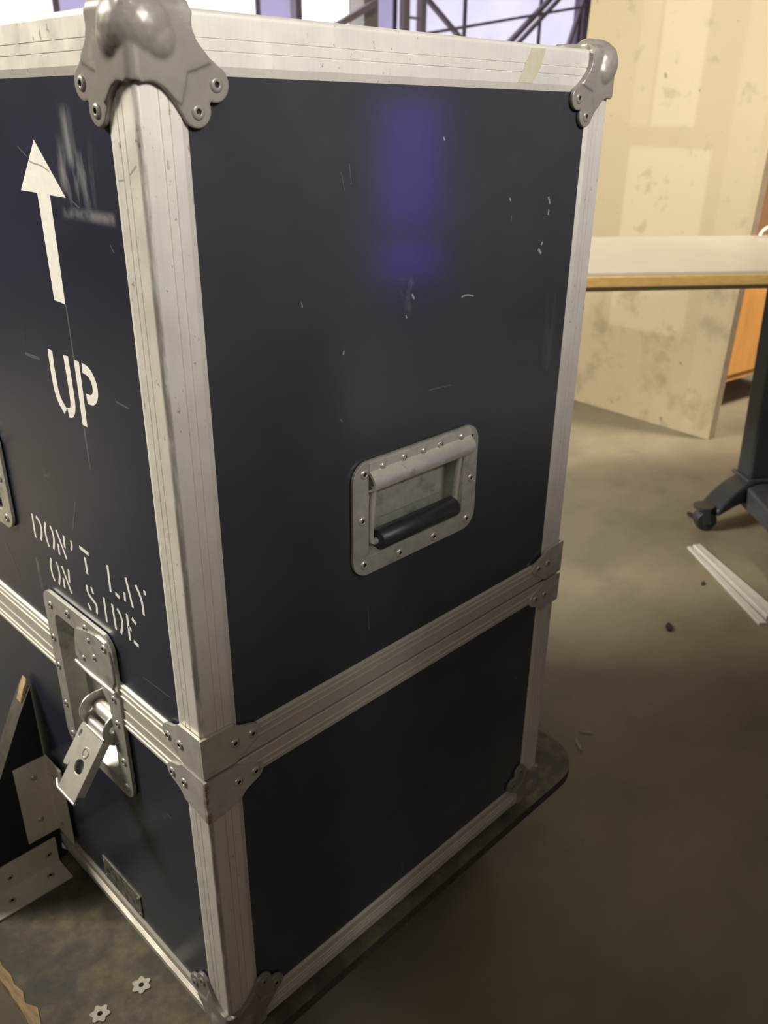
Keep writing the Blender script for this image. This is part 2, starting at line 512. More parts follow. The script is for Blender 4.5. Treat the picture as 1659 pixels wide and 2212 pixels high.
# back wall with a long run of windows
bm = bmesh.new()
bk = lambda u, v, n: Vector((u, Y1 + n, v))
prism(bm, [(X0, ZF), (X1, ZF), (X1, ZC), (X0, ZC)], bk, 0, 100, holes=[[(600, 900), (11000, 900), (11000, 2900), (600, 2900)]])
struct(finish(bm, 'wall_back', M['wall']))
WX = [600, 2000, 3250, 4180, 5150, 5560, 6290, 6900, 8000, 9400, 10150, 11000]
PM = ['sky_white', 'sky_white', 'sky_lilac', 'sky_white', 'sky_lilac', 'sky_white', 'sky_lilac', 'sky_pane', 'sky_pane', 'sky_pane', 'sky_lilac']
for i in range(len(WX)-1):
    a, b = WX[i], WX[i+1]
    bm = bmesh.new()
    prism(bm, [(a, 900), (b, 900), (b, 2900), (a, 2900)], bk, 30, 70, holes=[[(a+25, 930), (b-25, 930), (b-25, 2080), (a+25, 2080)], [(a+25, 2130), (b-25, 2130), (b-25, 2870), (a+25, 2870)]])
    w = struct(finish(bm, 'window_%d' % (i+1), M['mull']))
    for z0, z1 in ((930, 2080), (2130, 2870)):
        bm = bmesh.new(); prism(bm, [(a+25, z0), (b-25, z0), (b-25, z1), (a+25, z1)], bk, 48, 54)
        finish(bm, 'pane', M[PM[i]], w)
# steel work in front of the windows
def member(parent, name, a, b, w, mat, y=6330):
    bm = bmesh.new(); obox(bm, ((a[0], y, a[1]), (b[0], y, b[1])), (0, 1, 0), w, w)
    return finish(bm, name, M[mat], parent)
t = thing('steel_column', 'pale grey steel column rising before the windows', 'column', (6298, 6330, ZF))
member(t, 'column_shaft', (6265, ZF), (6265, ZC-2), 190, 'col_pale')
member(t, 'flange', (6375, ZF), (6375, ZC-2), 34, 'strut')
t = thing('steel_column', 'dark steel column beside the cream board edge', 'column', (10020, 6330, ZF))
member(t, 'column_shaft', (9990, ZF), (9990, ZC-2), 130, 'strut')
member(t, 'flange', (9900, ZF), (9900, ZC-2), 50, 'mull')
t = thing('bracing_truss', 'mauve grey diagonal bracing bars crossing the bright window', 'truss', (8000, 6170, ZC-2))
for a, b, w in (((6200, 2225), (7710, 1344), 34), ((9700, 2375), (8160, 1344), 40), ((9860, 2375), (8320, 1344), 30), ((9912, 2375), (9427, 1344), 34), ((6200, 1346), (10000, 1962), 22), ((5330, 1269), (6250, 1680), 44)):
    member(t, 'strut', a, b, w*1.25, 'strut', 6170)
for z in (1300, 2400):
    member(t, 'chord', (5330, z), (10040, z), 60, 'strut', 6170)
t = thing('steel_column', 'thin lilac post left of the pale column', 'column', (5290, 6170, ZF))
member(t, 'column_shaft', (5290, ZF), (5290, ZC-2), 70, 'mull', 6170)
member(t, 'base_plate', (5290, ZF), (5290, ZF+14), 160, 'mull', 6170)
t = thing('window_guard', 'dark steel guard rails beside the pale column', 'guard', (6640, 6060, ZF))
for x, w in ((6530, 60), (6590, 26), (6780, 70)):
    member(t, 'post', (x, ZF), (x, 1980), w, 'strut', 6060)
for z in (1300, 1580, 1900):
    member(t, 'rail', (6560, z), (6746, z), 22, 'strut', 6060)

# ceiling lamps, all out of view; corner and cabinet ones added as fill
LL = ['flood lamp hung behind the arrow side of the flight case', 'flood lamp hung behind the crates on the handle side', 'fill lamp added above the corner crate to lift the deck', 'flood lamp added to brighten the orange cabinet', 'strip lamp deep in the hall near the windows']
for L, lab in zip(LAMPS, LL):
    x, y, z = L['pos']; a, b = L['size']
    t = thing('ceiling_lamp', 'white ' + lab, 'lamp', (x, y, z), 'hung lamps')
    dirv = Vector(L['aim']) - Vector(L['pos'])
    Rm = dirv.to_track_quat('-Z', 'Y').to_matrix()
    def turned(bm):
        for v in bm.verts: v.co = Vector((x, y, z)) + Rm @ (v.co - Vector((x, y, z)))
        return bm
    bm = bmesh.new(); box(bm, (x-a/2, y-b/2, z+6), (x+a/2, y+b/2, z+60)); finish(turned(bm), 'housing', M['lampcase'], t, bevel=4)
    bm = bmesh.new(); box(bm, (x-a/2+15, y-b/2+15, z), (x+a/2-15, y+b/2-15, z+6)); finish(turned(bm), 'diffuser', M['tube'], t)
    bk_ = Vector((x, y, z)) + Rm @ Vector((0, 0, 40))
    bm = bmesh.new(); tube(bm, [bk_, (bk_.x, bk_.y, ZC)], 8, 8); finish(bm, 'hanger', M['lampcase'], t)
    ld = bpy.data.lights.new('flood_light', 'AREA'); ld.shape = 'RECTANGLE'
    ld.size = a*K; ld.size_y = b*K; ld.energy = L['w']; ld.color = L['col']; ld.spread = math.radians(L['spread'])
    lo = bpy.data.objects.new('flood_light', ld); C.objects.link(lo); lo.parent = t
    lo.location = Rm @ Vector((0, 0, -4*K)); lo.rotation_euler = Rm.to_euler()

# ------------------------------------------------------------------ flight case
W_, D_, H_ = 426.3, 720.0, 767.9
ZU, ZS, ZL, ZB = 325.0, 300.7, 280.3, 14.3
case = thing('flight_case', 'navy blue flight case with worn aluminium edging and white stencil lettering', 'flight case', (0, 0, 0))

def rail_profile(w=30.0, t=2.6, r=3.2):
    half = []
    for k in range(1, 5):
        a = math.radians(90.0 * k / 8)          # 45 deg of the fillet
        half.append((r - r*math.sin(a), r - r*math.cos(a)))
    half = half[::-1]                             # from the 45 deg point to the flat
    flat = [(r, 0)]
    for g in (13.0, 18.6):
        flat += [(g-.45, 0), (g-.15, .7), (g+.15, .7), (g+.45, 0)]
    flat += [(25.3, 0), (w, 1.5), (w, t)]
    A = half + flat
    B = [(y, x) for x, y in A][::-1]
    return B[:-1] + A + [(t, t)]

def rail(name, p0, axis, length, d1, d2, mat, label=None):
    p0, axis, d1, d2 = map(Vector, (p0, axis, d1, d2))
    bm = bmesh.new()
    pr = rail_profile()
    A = [bm.verts.new(p0 + d1*a + d2*b) for a, b in pr]
    B = [bm.verts.new(p0 + axis*length + d1*a + d2*b) for a, b in pr]
    n = len(pr)
    for i in range(n):
        j = (i+1) % n
        bm.faces.new([A[i], A[j], B[j], B[i]])
    tri = tessellate_polygon([[Vector((a, b, 0)) for a, b in pr]])
    for t in tri:
        bm.faces.new([A[i] for i in t]); bm.faces.new([B[i] for i in t])
    return finish(bm, name, mat, case)

ux, uy, uz = Vector((1,0,0)), Vector((0,1,0)), Vector((0,0,1))
# vertical rails
for (x, y, d1, d2, mt) in ((0, 0, ux, uy, 'alu_edge'), (W_, 0, -ux, uy, 'alu'), (0, D_, ux, -uy, 'alu'), (W_, D_, -ux, -uy, 'alu')):
    rail('edge_rail', (x, y, ZS+1.1), uz, H_-ZS-3.5, d1, d2, M[mt])
    rail('edge_rail', (x, y, ZB+2), uz, ZS-.9-ZB-2, d1, d2, M[mt])
# top rails
rail('edge_rail', (2.6, 0, H_), ux, W_-5.2, uy, -uz, M['alu'])
rail('edge_rail', (2.6, D_, H_), ux, W_-5.2, -uy, -uz, M['alu'])
rail('edge_rail', (0, 2.6, H_), uy, D_-5.2, ux, -uz, M['alu'])
rail('edge_rail', (W_, 2.6, H_), uy, D_-5.2, -ux, -uz, M['alu'])

FACES['B'] = lambda u, v, n: Vector((u, D_ + n, v))
FACES['F'] = lambda u, v, n: Vector((W_ + n, u, v))
LEN = {'R': W_, 'L': D_, 'B': W_, 'F': D_}
def strip(name, face, prof, u0, u1, mat):
    f = FACES[face]
    bm = bmesh.new()
    A = [bm.verts.new(f(u0, v, n)) for v, n in prof]
    B = [bm.verts.new(f(u1, v, n)) for v, n in prof]
    k = len(prof)
    for i in range(k):
        j = (i+1) % k
        bm.faces.new([A[i], A[j], B[j], B[i]])
    for t in tessellate_polygon([[Vector((v, n, 0)) for v, n in prof]]):
        bm.faces.new([A[i] for i in t]); bm.faces.new([B[i] for i in t])
    return finish(bm, name, mat, case)
def ridge(v, h=1.0):
    return [(v-.75, .9), (v-.3, .9+h), (v+.3, .9+h), (v+.75, .9)]
UPR = [(ZS+1.1, -3), (ZS+1.1, .3), (ZS+1.7, .9)] + ridge(313.8) + ridge(319.6) + [(323.6, .9), (ZU, -.9), (ZU, -3)]
LOW = [(ZS-.9, -3), (ZS-.9, .3), (ZS-1.5, .9)] + ridge(290.6)[::-1] + ridge(285.6)[::-1] + [(281.8, .9), (ZL, -.9), (ZL, -3)]
BOT = [(ZB, -3), (ZB, .4), (ZB+.6, .9)] + ridge(23.5) + ridge(27.5) + ridge(31.5) + [(39.5, .9), (41.5, -.9), (41.5, -3)]
LATCH_U = (127.0, 210.5)
for fc in 'RLBF':
    segs = [(1.5, LEN[fc]-1.5)]
    if fc == 'L': segs = [(1.5, LATCH_U[0]), (LATCH_U[1], D_-1.5)]
    for a, b in segs:
        strip('lid_rail', fc, UPR, a, b, M['alu_clean'])
        strip('base_rail', fc, LOW, a, b, M['alu_clean'])
    strip('bottom_rail', fc, BOT, 1.5, LEN[fc]-1.5, M['alu_clean'])

# panels (outer skin 1.4 behind the rail faces)
def panel(face, poly, holes, mat):
    bm = bmesh.new(); prism(bm, poly, FACES[face], -7.5, -1.4, holes)
    return finish(bm, 'side_panel', mat, case)
HR = rrect(154.5, 265.5, 417.5, 482.5, 5)
panel('R', [(3, ZS+3), (W_-3, ZS+3), (W_-3, H_-3), (3, H_-3)], [HR], M['lam_right'])
panel('R', [(3, ZB+3), (W_-3, ZB+3), (W_-3, ZS-3), (3, ZS-3)], [], M['lam_right'])
HL = rrect(276.5, 387.5, 417.5, 482.5, 5)
a, b = LATCH_U
panel('L', [(3, ZS+3), (a, ZS+3), (a, 349), (b, 349), (b, ZS+3), (D_-3, ZS+3), (D_-3, H_-3), (3, H_-3)], [HL], M['lam_left'])
panel('L', [(3, ZB+3), (D_-3, ZB+3), (D_-3, ZS-3), (b, ZS-3), (b, 216), (a, 216), (a, ZS-3), (3, ZS-3)], [], M['lam_left'])
for fc in 'BF':
    panel(fc, [(3, ZS+3), (LEN[fc]-3, ZS+3), (LEN[fc]-3, H_-3), (3, H_-3)], [], M['lam_right'])
    panel(fc, [(3, ZB+3), (LEN[fc]-3, ZB+3), (LEN[fc]-3, ZS-3), (3, ZS-3)], [], M['lam_right'])
bm = bmesh.new(); box(bm, (3, 3, H_-7.5), (W_-3, D_-3, H_-1.4)); finish(bm, 'top_panel', M['lam_right'], case)
bm = bmesh.new(); box(bm, (3, 3, ZB+1.4), (W_-3, D_-3, ZB+7.5)); finish(bm, 'bottom_panel', M['lam_right'], case)

# ball corners: one cast mesh, mirrored into place
def ball_mesh():
    plate = [(2, 2), (34, 2), (33.2, 8.8), (35.7, 14.7), (41.6, 20.5), (50, 26), (48, 28), (43, 43), (28, 48), (26, 50), (20.5, 41.6), (14.7, 35.7), (8.8, 33.2), (2, 34)]
    plate = [plate[0]] + smooth_poly(plate[1:], 2, False)
    bm = bmesh.new()
    # a, b, c run inwards from the corner along the three edges
    prism(bm, plate, lambda p, q, n: Vector((p, -n, q)), -.8, 2.6)
    prism(bm, plate, lambda p, q, n: Vector((-n, p, q)), -.8, 2.6)
    prism(bm, plate, lambda p, q, n: Vector((p, q, -n)), -.8, 2.6)
    ring = lambda cx, cy, r: [(cx + r*math.cos(2*math.pi*k/24), cy + r*math.sin(2*math.pi*k/24)) for k in range(24)]
    body = [(2, 2), (34, 2), (33.2, 8.8), (35.7, 14.7), (41.0, 20.3), (43, 24), (33, 27.5), (28.5, 28.5), (27.5, 33), (24, 43), (20.3, 41.0), (14.7, 35.7), (8.8, 33.2), (2, 34)]
    for fr_ in (lambda p, q, n: Vector((p, -n, q)), lambda p, q, n: Vector((-n, p, q)), lambda p, q, n: Vector((p, q, -n))):
        prism(bm, ring(45.6, 33.6, 8.8), fr_, -.8, 2.6)
        prism(bm, ring(33.6, 45.6, 8.8), fr_, -.8, 2.6)
        prism(bm, body, fr_, -.8, 3.9)
    def ball(c, r):
        res = bmesh.ops.create_icosphere(bm, subdivisions=3, radius=r)
        for v in res['verts']: v.co += Vector(c)
    ball((9.5, 9.5, 9.5), 18.0)
    ball((14.0, 4.0, 15.0), 12.0)
    ball((4.0, 14.0, 15.0), 12.0)
    ball((14.0, 14.0, 4.0), 13.0)
    for e in (Vector((1, 0, 0)), Vector((0, 1, 0)), Vector((0, 0, 1))):
        o = (Vector((1, 1, 1)) - e) * 2.6
        tube(bm, [o, o + e*33.0], 6.6, 16)
    me = bpy.data.meshes.new('ball_raw')
    for v in bm.verts: v.co *= K
    bmesh.ops.recalc_face_normals(bm, faces=bm.faces)
    bm.to_mesh(me); bm.free()
    o = bpy.data.objects.new('ball_raw', me); C.objects.link(o)
    r = o.modifiers.new('fuse', 'REMESH'); r.mode = 'VOXEL'; r.voxel_size = .75*K
    s = o.modifiers.new('relax', 'SMOOTH'); s.iterations = 6; s.factor = .5
    dg = bpy.context.evaluated_depsgraph_get(); dg.update()
    out = bpy.data.meshes.new_from_object(o.evaluated_get(dg))
    bpy.data.objects.remove(o)
    out.name = 'ball_corner'
    for p in out.polygons: p.use_smooth = True
    out.materials.clear(); out.materials.append(M['cast'])
    return out
BALL = ball_mesh()
def ball_corner(x, y, z, sx, sy, sz):
    o = bpy.data.objects.new('ball_corner', BALL); C.objects.link(o)
    o.parent = case; o.location = Vector((x, y, z))*K; o.scale = (sx, sy, sz)
    ORG[o.name] = Vector((0, 0, 0))
    # rivets hang on the case next to the corner casting (keeps them unmirrored)
    for p, q in ((46.0, 33.8), (33.8, 46.6)):
        if y == 0: rivet((x + sx*p, -2.5, z + sz*q), 'R', case, RIV_G, s=.82)
        if x == 0: rivet((-2.5, y + sy*p, z + sz*q), 'L', case, RIV_G, s=.82)
for x, sx in ((0, 1), (W_, -1)):
    for y, sy in ((0, 1), (D_, -1)):
        ball_corner(x, y, H_, sx, sy, -1)
        ball_corner(x, y, ZB, sx, sy, 1)

# wrap-round corner plates at the seam
UP_O = smooth_poly([(25.1, 336), (30.5, 331.2), (38, 329), (45, 326.5), (48.4, 320.5), (45, 314.5), (37, 311), (30, 306), (25.5, 302.6)], 2, False)
LO_O = smooth_poly([(25.5, 299.8), (31, 295.5), (40, 293.5), (47, 288), (47.8, 283), (44.5, 278), (36, 275.2), (30, 272), (26.5, 267)], 2, False)
def corner_plate(name, outline, xs, top, bot, mat, corner_dip=0):
    bm = bmesh.new()
    t = 2.2
    for face in 'RL':
        if face == 'L' and xs < 0: continue
        def f(u, v, n, face=face):
            if face == 'R': return Vector((u if xs > 0 else W_-u, -n, v))
            return Vector((-n, u, v))
        e = -2.6 if face == 'R' else -.4
        poly = [(e, bot-corner_dip), (e, top)] + outline
        prism(bm, poly, f, 0.4, 2.6)
    if xs < 0:   # far corner: also folds on to the far side
        poly = [(-.4, bot-corner_dip), (-.4, top)] + outline
        prism(bm, poly, lambda u, v, n: Vector((W_+n, u, v)), .4, 2.6)
    return finish(bm, name, mat, case, bevel=.5)
UPC = UP_O
for xs in (1, -1):
    cp = corner_plate('lid_corner_plate', UP_O, xs, 336.5, 302.6, M['bracket'])
    cl = corner_plate('base_corner_plate', LO_O, xs, 299.8, 266, M['bracket_rust'] if xs > 0 else M['bracket'], corner_dip=4 if xs > 0 else -3)
    for u, v in ((25, 319.8), (40.4, 319.4)):
        rivet((u if xs > 0 else W_-u+3, -2.6, v), 'R', cp, RIV_T, s=.85)
        if xs > 0: rivet((-2.6, u, v-2), 'L', cp, RIV_T, s=.85)
    for u, v in ((25.2, 284.2), (40.6, 284.8)):
        rivet((u if xs > 0 else W_-u+3, -2.6, v), 'R', cl, RIV_T, s=.85)
        if xs > 0: rivet((-2.6, u, v-1), 'L', cl, RIV_T, s=.85)

# recessed spring handles
def dish(name, f, outline, opening, inner, depth, mat, front=2.0):
    """pressed plate: flange ring, sloped walls and a floor"""
    bm = bmesh.new()
    prism(bm, outline, f, -.6, front, [opening])
    n = len(opening)
    A = [bm.verts.new(f(u, v, front-.1)) for u, v in opening]
    B = [bm.verts.new(f(u, v, -depth)) for u, v in inner]
    for i in range(n):
        j = (i+1) % n
        bm.faces.new([A[i], A[j], B[j], B[i]])
    bm.faces.new(B)
    return finish(bm, name, mat, case, bevel=.6)
def handle(face, cu, cv):
    f0 = FACES[face]
    f = lambda u, v, n: f0(cu+u, cv+v, n)
    h = dish('recessed_handle', f, rrect(-70.5, 70.5, -46, 46.5, 15, 8), rrect(-54.5, 53, -31, 32, 4), rrect(-51, 49.5, -27.5, 28, 3), 15, M['zinc'])
    # hood over the hinge rod with its riveted flange
    bm = bmesh.new()
    prof = [(44.5, 2.0), (44.5, 3.4), (38.5, 3.5), (36.0, 6.0), (33, 8.6), (28.5, 9.4), (24.5, 7.6), (22.5, 3.5), (22.3, -1.5), (23.6, -1.5), (24, 3), (25.8, 6), (28.8, 7.6), (32, 6.8), (34.5, 4.4), (36.5, 2.0)]
    A = [bm.verts.new(f(-55, v, n)) for v, n in prof]; B = [bm.verts.new(f(59, v, n)) for v, n in prof]
    k = len(prof)
    for i in range(k):
        j = (i+1) % k; bm.faces.new([A[i], A[j], B[j], B[i]])
    for t in tessellate_polygon([[Vector((v, n, 0)) for v, n in prof]]):
        bm.faces.new([A[i] for i in t]); bm.faces.new([B[i] for i in t])
    hood = finish(bm, 'hinge_hood', M['zinc_bright'], h, smooth=35)
    # backing plate inside the recess
    bm = bmesh.new(); prism(bm, rrect(-46, 44, -12, 24, 2, 2), f, -15, -13.2); finish(bm, 'back_plate', M['zinc'], h, bevel=.4)
    # bail rod
    bm = bmesh.new()
    tube(bm, [f(-48.5, 26, 1), f(-48.5, 5, -1), f(-48.5, -17, -2.5), f(-47.4, -21.5, -2.8), f(-44, -23.5, -3), f(-38, -24, -3)], 2.6, 10)
    finish(bm, 'bail_arm', M['zinc_bright'], h, smooth=50)
    bm = bmesh.new()
    tube(bm, [f(49, 26, 1), f(49, 5, -1), f(49, -17, -2.5), f(47.8, -21.5, -2.8), f(45, -23.5, -3), f(40, -24, -3)], 2.6, 10)
    finish(bm, 'bail_arm', M['zinc_bright'], h, smooth=50)
    bm = bmesh.new()
    tube(bm, [f(-41.5, -23, -3), f(-40.5, -23, -3), f(47, -23, -3), f(48, -23, -3)], [7.6, 8.6, 8.6, 7.6], 20)
    finish(bm, 'grip', M['rubber'], h, smooth=50)
    for u, v in ((-59.2, 37.2), (-18.8, 39.8), (21.9, 39.2), (61, 36.7), (63.4, -.6), (60.2, -37), (19.3, -39.8), (-20.4, -40.1), (-59.3, -36.5), (-61.1, .6)):
        top = 3.3 if (v > 38) else 2.0
        rivet(f(u, v, top), face, h, RIV_T, s=.85)
    for u in (-41.8, 2.2, 47): rivet(f(u, 39.8, 3.3), face, h, RIV_D)
    for u in (-42, -2, 36): rivet(f(u, 12.5, -13.2), face, h, RIV_D, s=.8)
    return h
handle('R', 211, 450)
handle('L', 332, 446.5)

# recessed latch across the seam on the left face
def latch():
    f = FACES['L']
    h = dish('recessed_latch', f, rrect(110.5, 224.5, 205, 364.2, 13, 8), rrect(129.5, 208, 218.5, 346.5, 9), rrect(135, 203, 225, 341, 6), 13, M['zinc'], front=2.6)
    # pressed step across the recess where the two halves meet
    bm = bmesh.new(); prism(bm, [(166, 305), (203, 305), (203, 341), (166, 341)], f, -13, -10.5); finish(bm, 'upper_step', M['zinc'], h, bevel=1)
    # keeper plate with a rolled lip
    bm = bmesh.new()
    prism(bm, smooth_poly([(121, 361), (166, 352), (171, 344), (176, 314.5), (131, 314.5), (113.5, 316), (112, 350)], 1), f, 2.6, 4.0)
    kp = finish(bm, 'keeper_plate', M['zinc'], h, bevel=.4)
    bm = bmesh.new(); tube(bm, [f(177, 314, 3.2), f(150, 313.6, 4), f(113, 315, 4)], 1.7, 10); finish(bm, 'rolled_lip', M['zinc_bright'], kp, smooth=50)
    # hinge lugs
    for u in (171.5, 132.5):
        bm = bmesh.new()
        out = [(-13, 240), (-13, 281)] + [(-3 + 14*math.sin(math.radians(a)), 266 + 15*math.cos(math.radians(a))) for a in range(0, 181, 15)] + [(-3, 240)]
        hole = [(2 + 3.2*math.cos(math.radians(a)), 268 + 3.2*math.sin(math.radians(a))) for a in range(0, 360, 30)]
        prism(bm, out, lambda n, v, t, u=u: f(u + t, v, n), -.9, .9, [hole])
        finish(bm, 'hinge_lug', M['zinc'], h, bevel=.3)
    bm = bmesh.new(); prism(bm, rrect(133, 171, 240, 292, 5), f, -13, -11); finish(bm, 'lug_plate', M['zinc_bright'], h, bevel=.4)
    bm = bmesh.new(); tube(bm, [f(136, 268, -6), f(168, 268, -6)], 6.5, 16); finish(bm, 'cam_barrel', M['zinc_bright'], h, smooth=50)
    # lever hanging open
    P0, P1 = Vector((4.0, 259.5)), Vector((40.5, 209.5))
    ax = (P1-P0).normalized(); nr = Vector((-ax.y, ax.x)); L = (P1-P0).length
    if nr.x < 0: nr = -nr
    def lv(u, s, n):      # s along the lever, n off its outer side
        q = P0 + ax*s + nr*n
        return f(u, q.y, q.x)
    keyh = [(153.5 + 6.6*math.cos(math.radians(a)), 36 + 6.0*math.sin(math.radians(a))) for a in range(0, 360, 20)]
    bm = bmesh.new(); prism(bm, [(139.5, 0), (167.5, 0), (167.5, L), (139.5, L)], lv, -.8, .8, [keyh])
    lever = finish(bm, 'latch_lever', M['zinc_bright'], h, bevel=.3)
    for u0, u1 in ((139.5, 141), (166, 167.5)):
        bm = bmesh.new()
        prism(bm, [(u0, 4), (u1, 4), (u1, L-6), (u0, L-6)], lv, -7, -.8)
        finish(bm, 'lever_flange', M['zinc_bright'], lever)
    wing = smooth_poly([(168.4, 4), (168.4, 42), (176, 45), (178, 42), (177, 22), (178, 10), (174, 2)], 1)
    wh = [(173 + 2*math.cos(math.radians(a)), 15 + 3.4*math.sin(math.radians(a))) for a in range(0, 360, 30)]
    bm = bmesh.new(); prism(bm, wing, lv, -2.2, -.9, [wh]); finish(bm, 'side_wing', M['zinc_bright'], lever, bevel=.2)
    bm = bmesh.new(); tube(bm, [lv(138.5, 0, -.5), lv(168.5, 0, -.5)], 3.6, 14); finish(bm, 'hinge_roll', M['zinc_bright'], lever, smooth=50)
    bm = bmesh.new(); tube(bm, [lv(139.5, 5.5, -.2), lv(167.5, 5.5, -.2)], 1.7, 10); finish(bm, 'stiffening_bead', M['zinc_bright'], lever, smooth=50)
    bm = bmesh.new(); tube(bm, [lv(139.5, L, -.2), lv(168, L, -.2), lv(176, L-3, -2)], 1.5, 8); finish(bm, 'lip_wire', M['zinc_bright'], lever, smooth=50)
    ring = [(153.5 + r_*math.cos(math.radians(a)), 23.5 + r_*math.sin(math.radians(a))) for r_ in (4.6,) for a in range(0, 360, 20)]
    rin = [(153.5 + 3.3*math.cos(math.radians(a)), 23.5 + 3.3*math.sin(math.radians(a))) for a in range(0, 360, 20)]
    bm = bmesh.new(); prism(bm, ring, lv, .7, 1.5, [rin]); finish(bm, 'key_ring', M['zinc_bright'], lever, bevel=.2)
    bm = bmesh.new(); tube(bm, [lv(153.5, 36, -9), lv(153.5, 36, -5.0)], 6.2, 16); finish(bm, 'key_barrel', M['zinc'], lever, bevel=.2)
    for u, v in ((211.9, 351.1), (180.9, 356.2), (151.7, 355.9)):
        rivet(f(u, v, 2.6), 'L', h, RIV_T, s=.8)
    for u, v, n in ((120.8, 352.4, 4.0), (139.9, 335.3, 4.0)):
        rivet(f(u, v, n), 'L', kp, RIV_T if u < 130 else RIV_D, s=.85)
    for u, v in ((120, 305), (120, 281), (119, 243), (120, 216), (217.5, 316.4), (217.5, 287.7), (217, 247.7), (214, 216)):
        rivet(f(u, v, 2.6), 'L', h, RIV_T, s=.8)
    for u, v in ((146, 348), (160, 325)): rivet(f(u, v, 4.0), 'L', kp, RIV_D, s=.75)
latch()

# etched name plate above the bottom rail
bm = bmesh.new(); prism(bm, [(137, 43.5), (206.5, 43.5), (206.5, 71), (137, 71)], FACES['L'], -1.4, -.5)
npl = finish(bm, 'name_plate', M['nameplate'], case, bevel=.2)
for u, v in ((140.5, 67), (140.5, 47.5), (203, 67), (203, 47.5)):
    rivet(FACES['L'](u, v, -.5), 'L', npl, RIV_D, s=.45)

# stencil painting on the left face
STROKES = [
('letter_d', 2.8, [[(226.0, 428.5), (226.8, 417.5), (227.1, 406.8)], [(219.1, 428.3), (213.2, 426.0), (211.9, 419.8), (214.4, 412.9), (217.3, 408.1)]]),
('letter_o', 2.8, [[(202.3, 428.7), (205.2, 423.6), (205.9, 415.2), (203.1, 407.3)], [(194.8, 428.7), (191.4, 425.6), (190.9, 417.7), (195.1, 408.1)]]),
('letter_n', 2.8, [[(184.3, 429.0), (178.7, 418.3), (173.4, 407.5)], [(172.2, 428.2), (173.4, 417.6)], [(184.9, 416.3), (185.5, 406.9)]]),
('apostrophe', 2.7, [[(160.8, 428.3), (159.6, 424.5), (162.4, 419.7)]]),
('letter_t', 2.8, [[(147.1, 427.8), (133.3, 426.8)], [(140.4, 421.6), (140.7, 407.3)]]),
('letter_l', 2.8, [[(105.4, 428.6), (106.3, 406.6)], [(99.2, 408.2), (93.6, 407.1)]]),
('letter_a', 2.8, [[(80.3, 428.9), (77.9, 417.9), (75.3, 406.8)], [(85.2, 414.8), (85.8, 407.7)]]),
('letter_y', 2.8, [[(67.1, 428.4), (60.8, 419.2), (60.8, 407.1)], [(55.7, 428.6), (55.7, 425.3)]]),
('letter_o', 2.8, [[(204.0, 396.4), (206.8, 390.0), (207.1, 381.4), (203.7, 375.7)], [(195.1, 396.8), (192.2, 392.6), (192.2, 385.1), (196.4, 375.6)]]),
('letter_n', 2.8, [[(185.1, 396.9), (180.0, 386.6), (174.9, 376.1)], [(173.7, 397.7), (175.7, 386.0)], [(186.1, 385.2), (186.7, 376.2)]]),
('letter_s', 2.8, [[(144.7, 396.0), (145.6, 389.3), (138.5, 385.7), (132.6, 383.8), (134.9, 375.4)], [(137.8, 397.4), (135.9, 392.2)], [(147.4, 379.2), (144.4, 374.2)]]),
('letter_i', 2.8, [[(119.2, 396.2), (119.8, 374.8)]]),
('letter_d', 2.8, [[(107.1, 395.7), (106.3, 374.4)], [(100.0, 395.2), (95.7, 391.5), (94.6, 384.2), (99.4, 374.0)]]),
('letter_e', 2.8, [[(86.1, 396.5), (86.5, 374.3)], [(86.7, 385.0), (82.2, 385.4)], [(79.3, 396.1), (73.7, 393.8)], [(81.1, 375.9), (74.4, 374.8)]]),
('letter_u', 6.6, [[(143.6, 577.1), (144.4, 559.9), (143.0, 544.6), (133.9, 536.4)], [(121.3, 577.4), (120.7, 556.9), (120.9, 543.8), (124.4, 537.6), (130.2, 536.4)]]),
('letter_p', 6.6, [[(106.9, 576.8), (107.2, 554.9), (108.2, 532.6)], [(100.2, 573.6), (91.5, 572.6), (86.2, 566.2), (86.4, 558.9), (91.3, 553.6), (99.6, 553.2)]]),
]
def ribbon(bm, pts, w, f, n0, n1):
    if len(pts) > 2: pts = smooth_poly(pts, 2, False)
    P = [Vector(p) for p in pts]
    left, right = [], []
    for i, p in enumerate(P):
        t = (P[min(i+1, len(P)-1)] - P[max(i-1, 0)]).normalized()
        s = Vector((-t.y, t.x)) * (w/2)
        left.append(tuple(p+s)); right.append(tuple(p-s))
    n = len(P)
    def ring(nn): return [bm.verts.new(f(x, y, nn)) for x, y in left], [bm.verts.new(f(x, y, nn)) for x, y in right]
    la, ra = ring(n0); lb, rb = ring(n1)
    for i in range(n-1):
        bm.faces.new([la[i], la[i+1], ra[i+1], ra[i]]); bm.faces.new([lb[i], rb[i], rb[i+1], lb[i+1]])
        bm.faces.new([la[i], lb[i], lb[i+1], la[i+1]]); bm.faces.new([ra[i], ra[i+1], rb[i+1], rb[i]])
    bm.faces.new([la[0], ra[0], rb[0], lb[0]]); bm.faces.new([la[-1], lb[-1], rb[-1], ra[-1]])
for nm, w, st in STROKES:
    bm = bmesh.new()
    for s in st: ribbon(bm, s, w, FACES['L'], -1.45, -1.25)
    finish(bm, nm, M['paint'], case)
bm = bmesh.new()
prism(bm, [(119.8, 705.9), (148.4, 676.6), (126.0, 676.4), (125.2, 612.5), (110.6, 612.0), (109.6, 676.1), (89.8, 675.9)], FACES['L'], -1.45, -1.25)
ar = finish(bm, 'arrow', M['paint'], case); ar['label'] = 'white stencilled arrow pointing up'

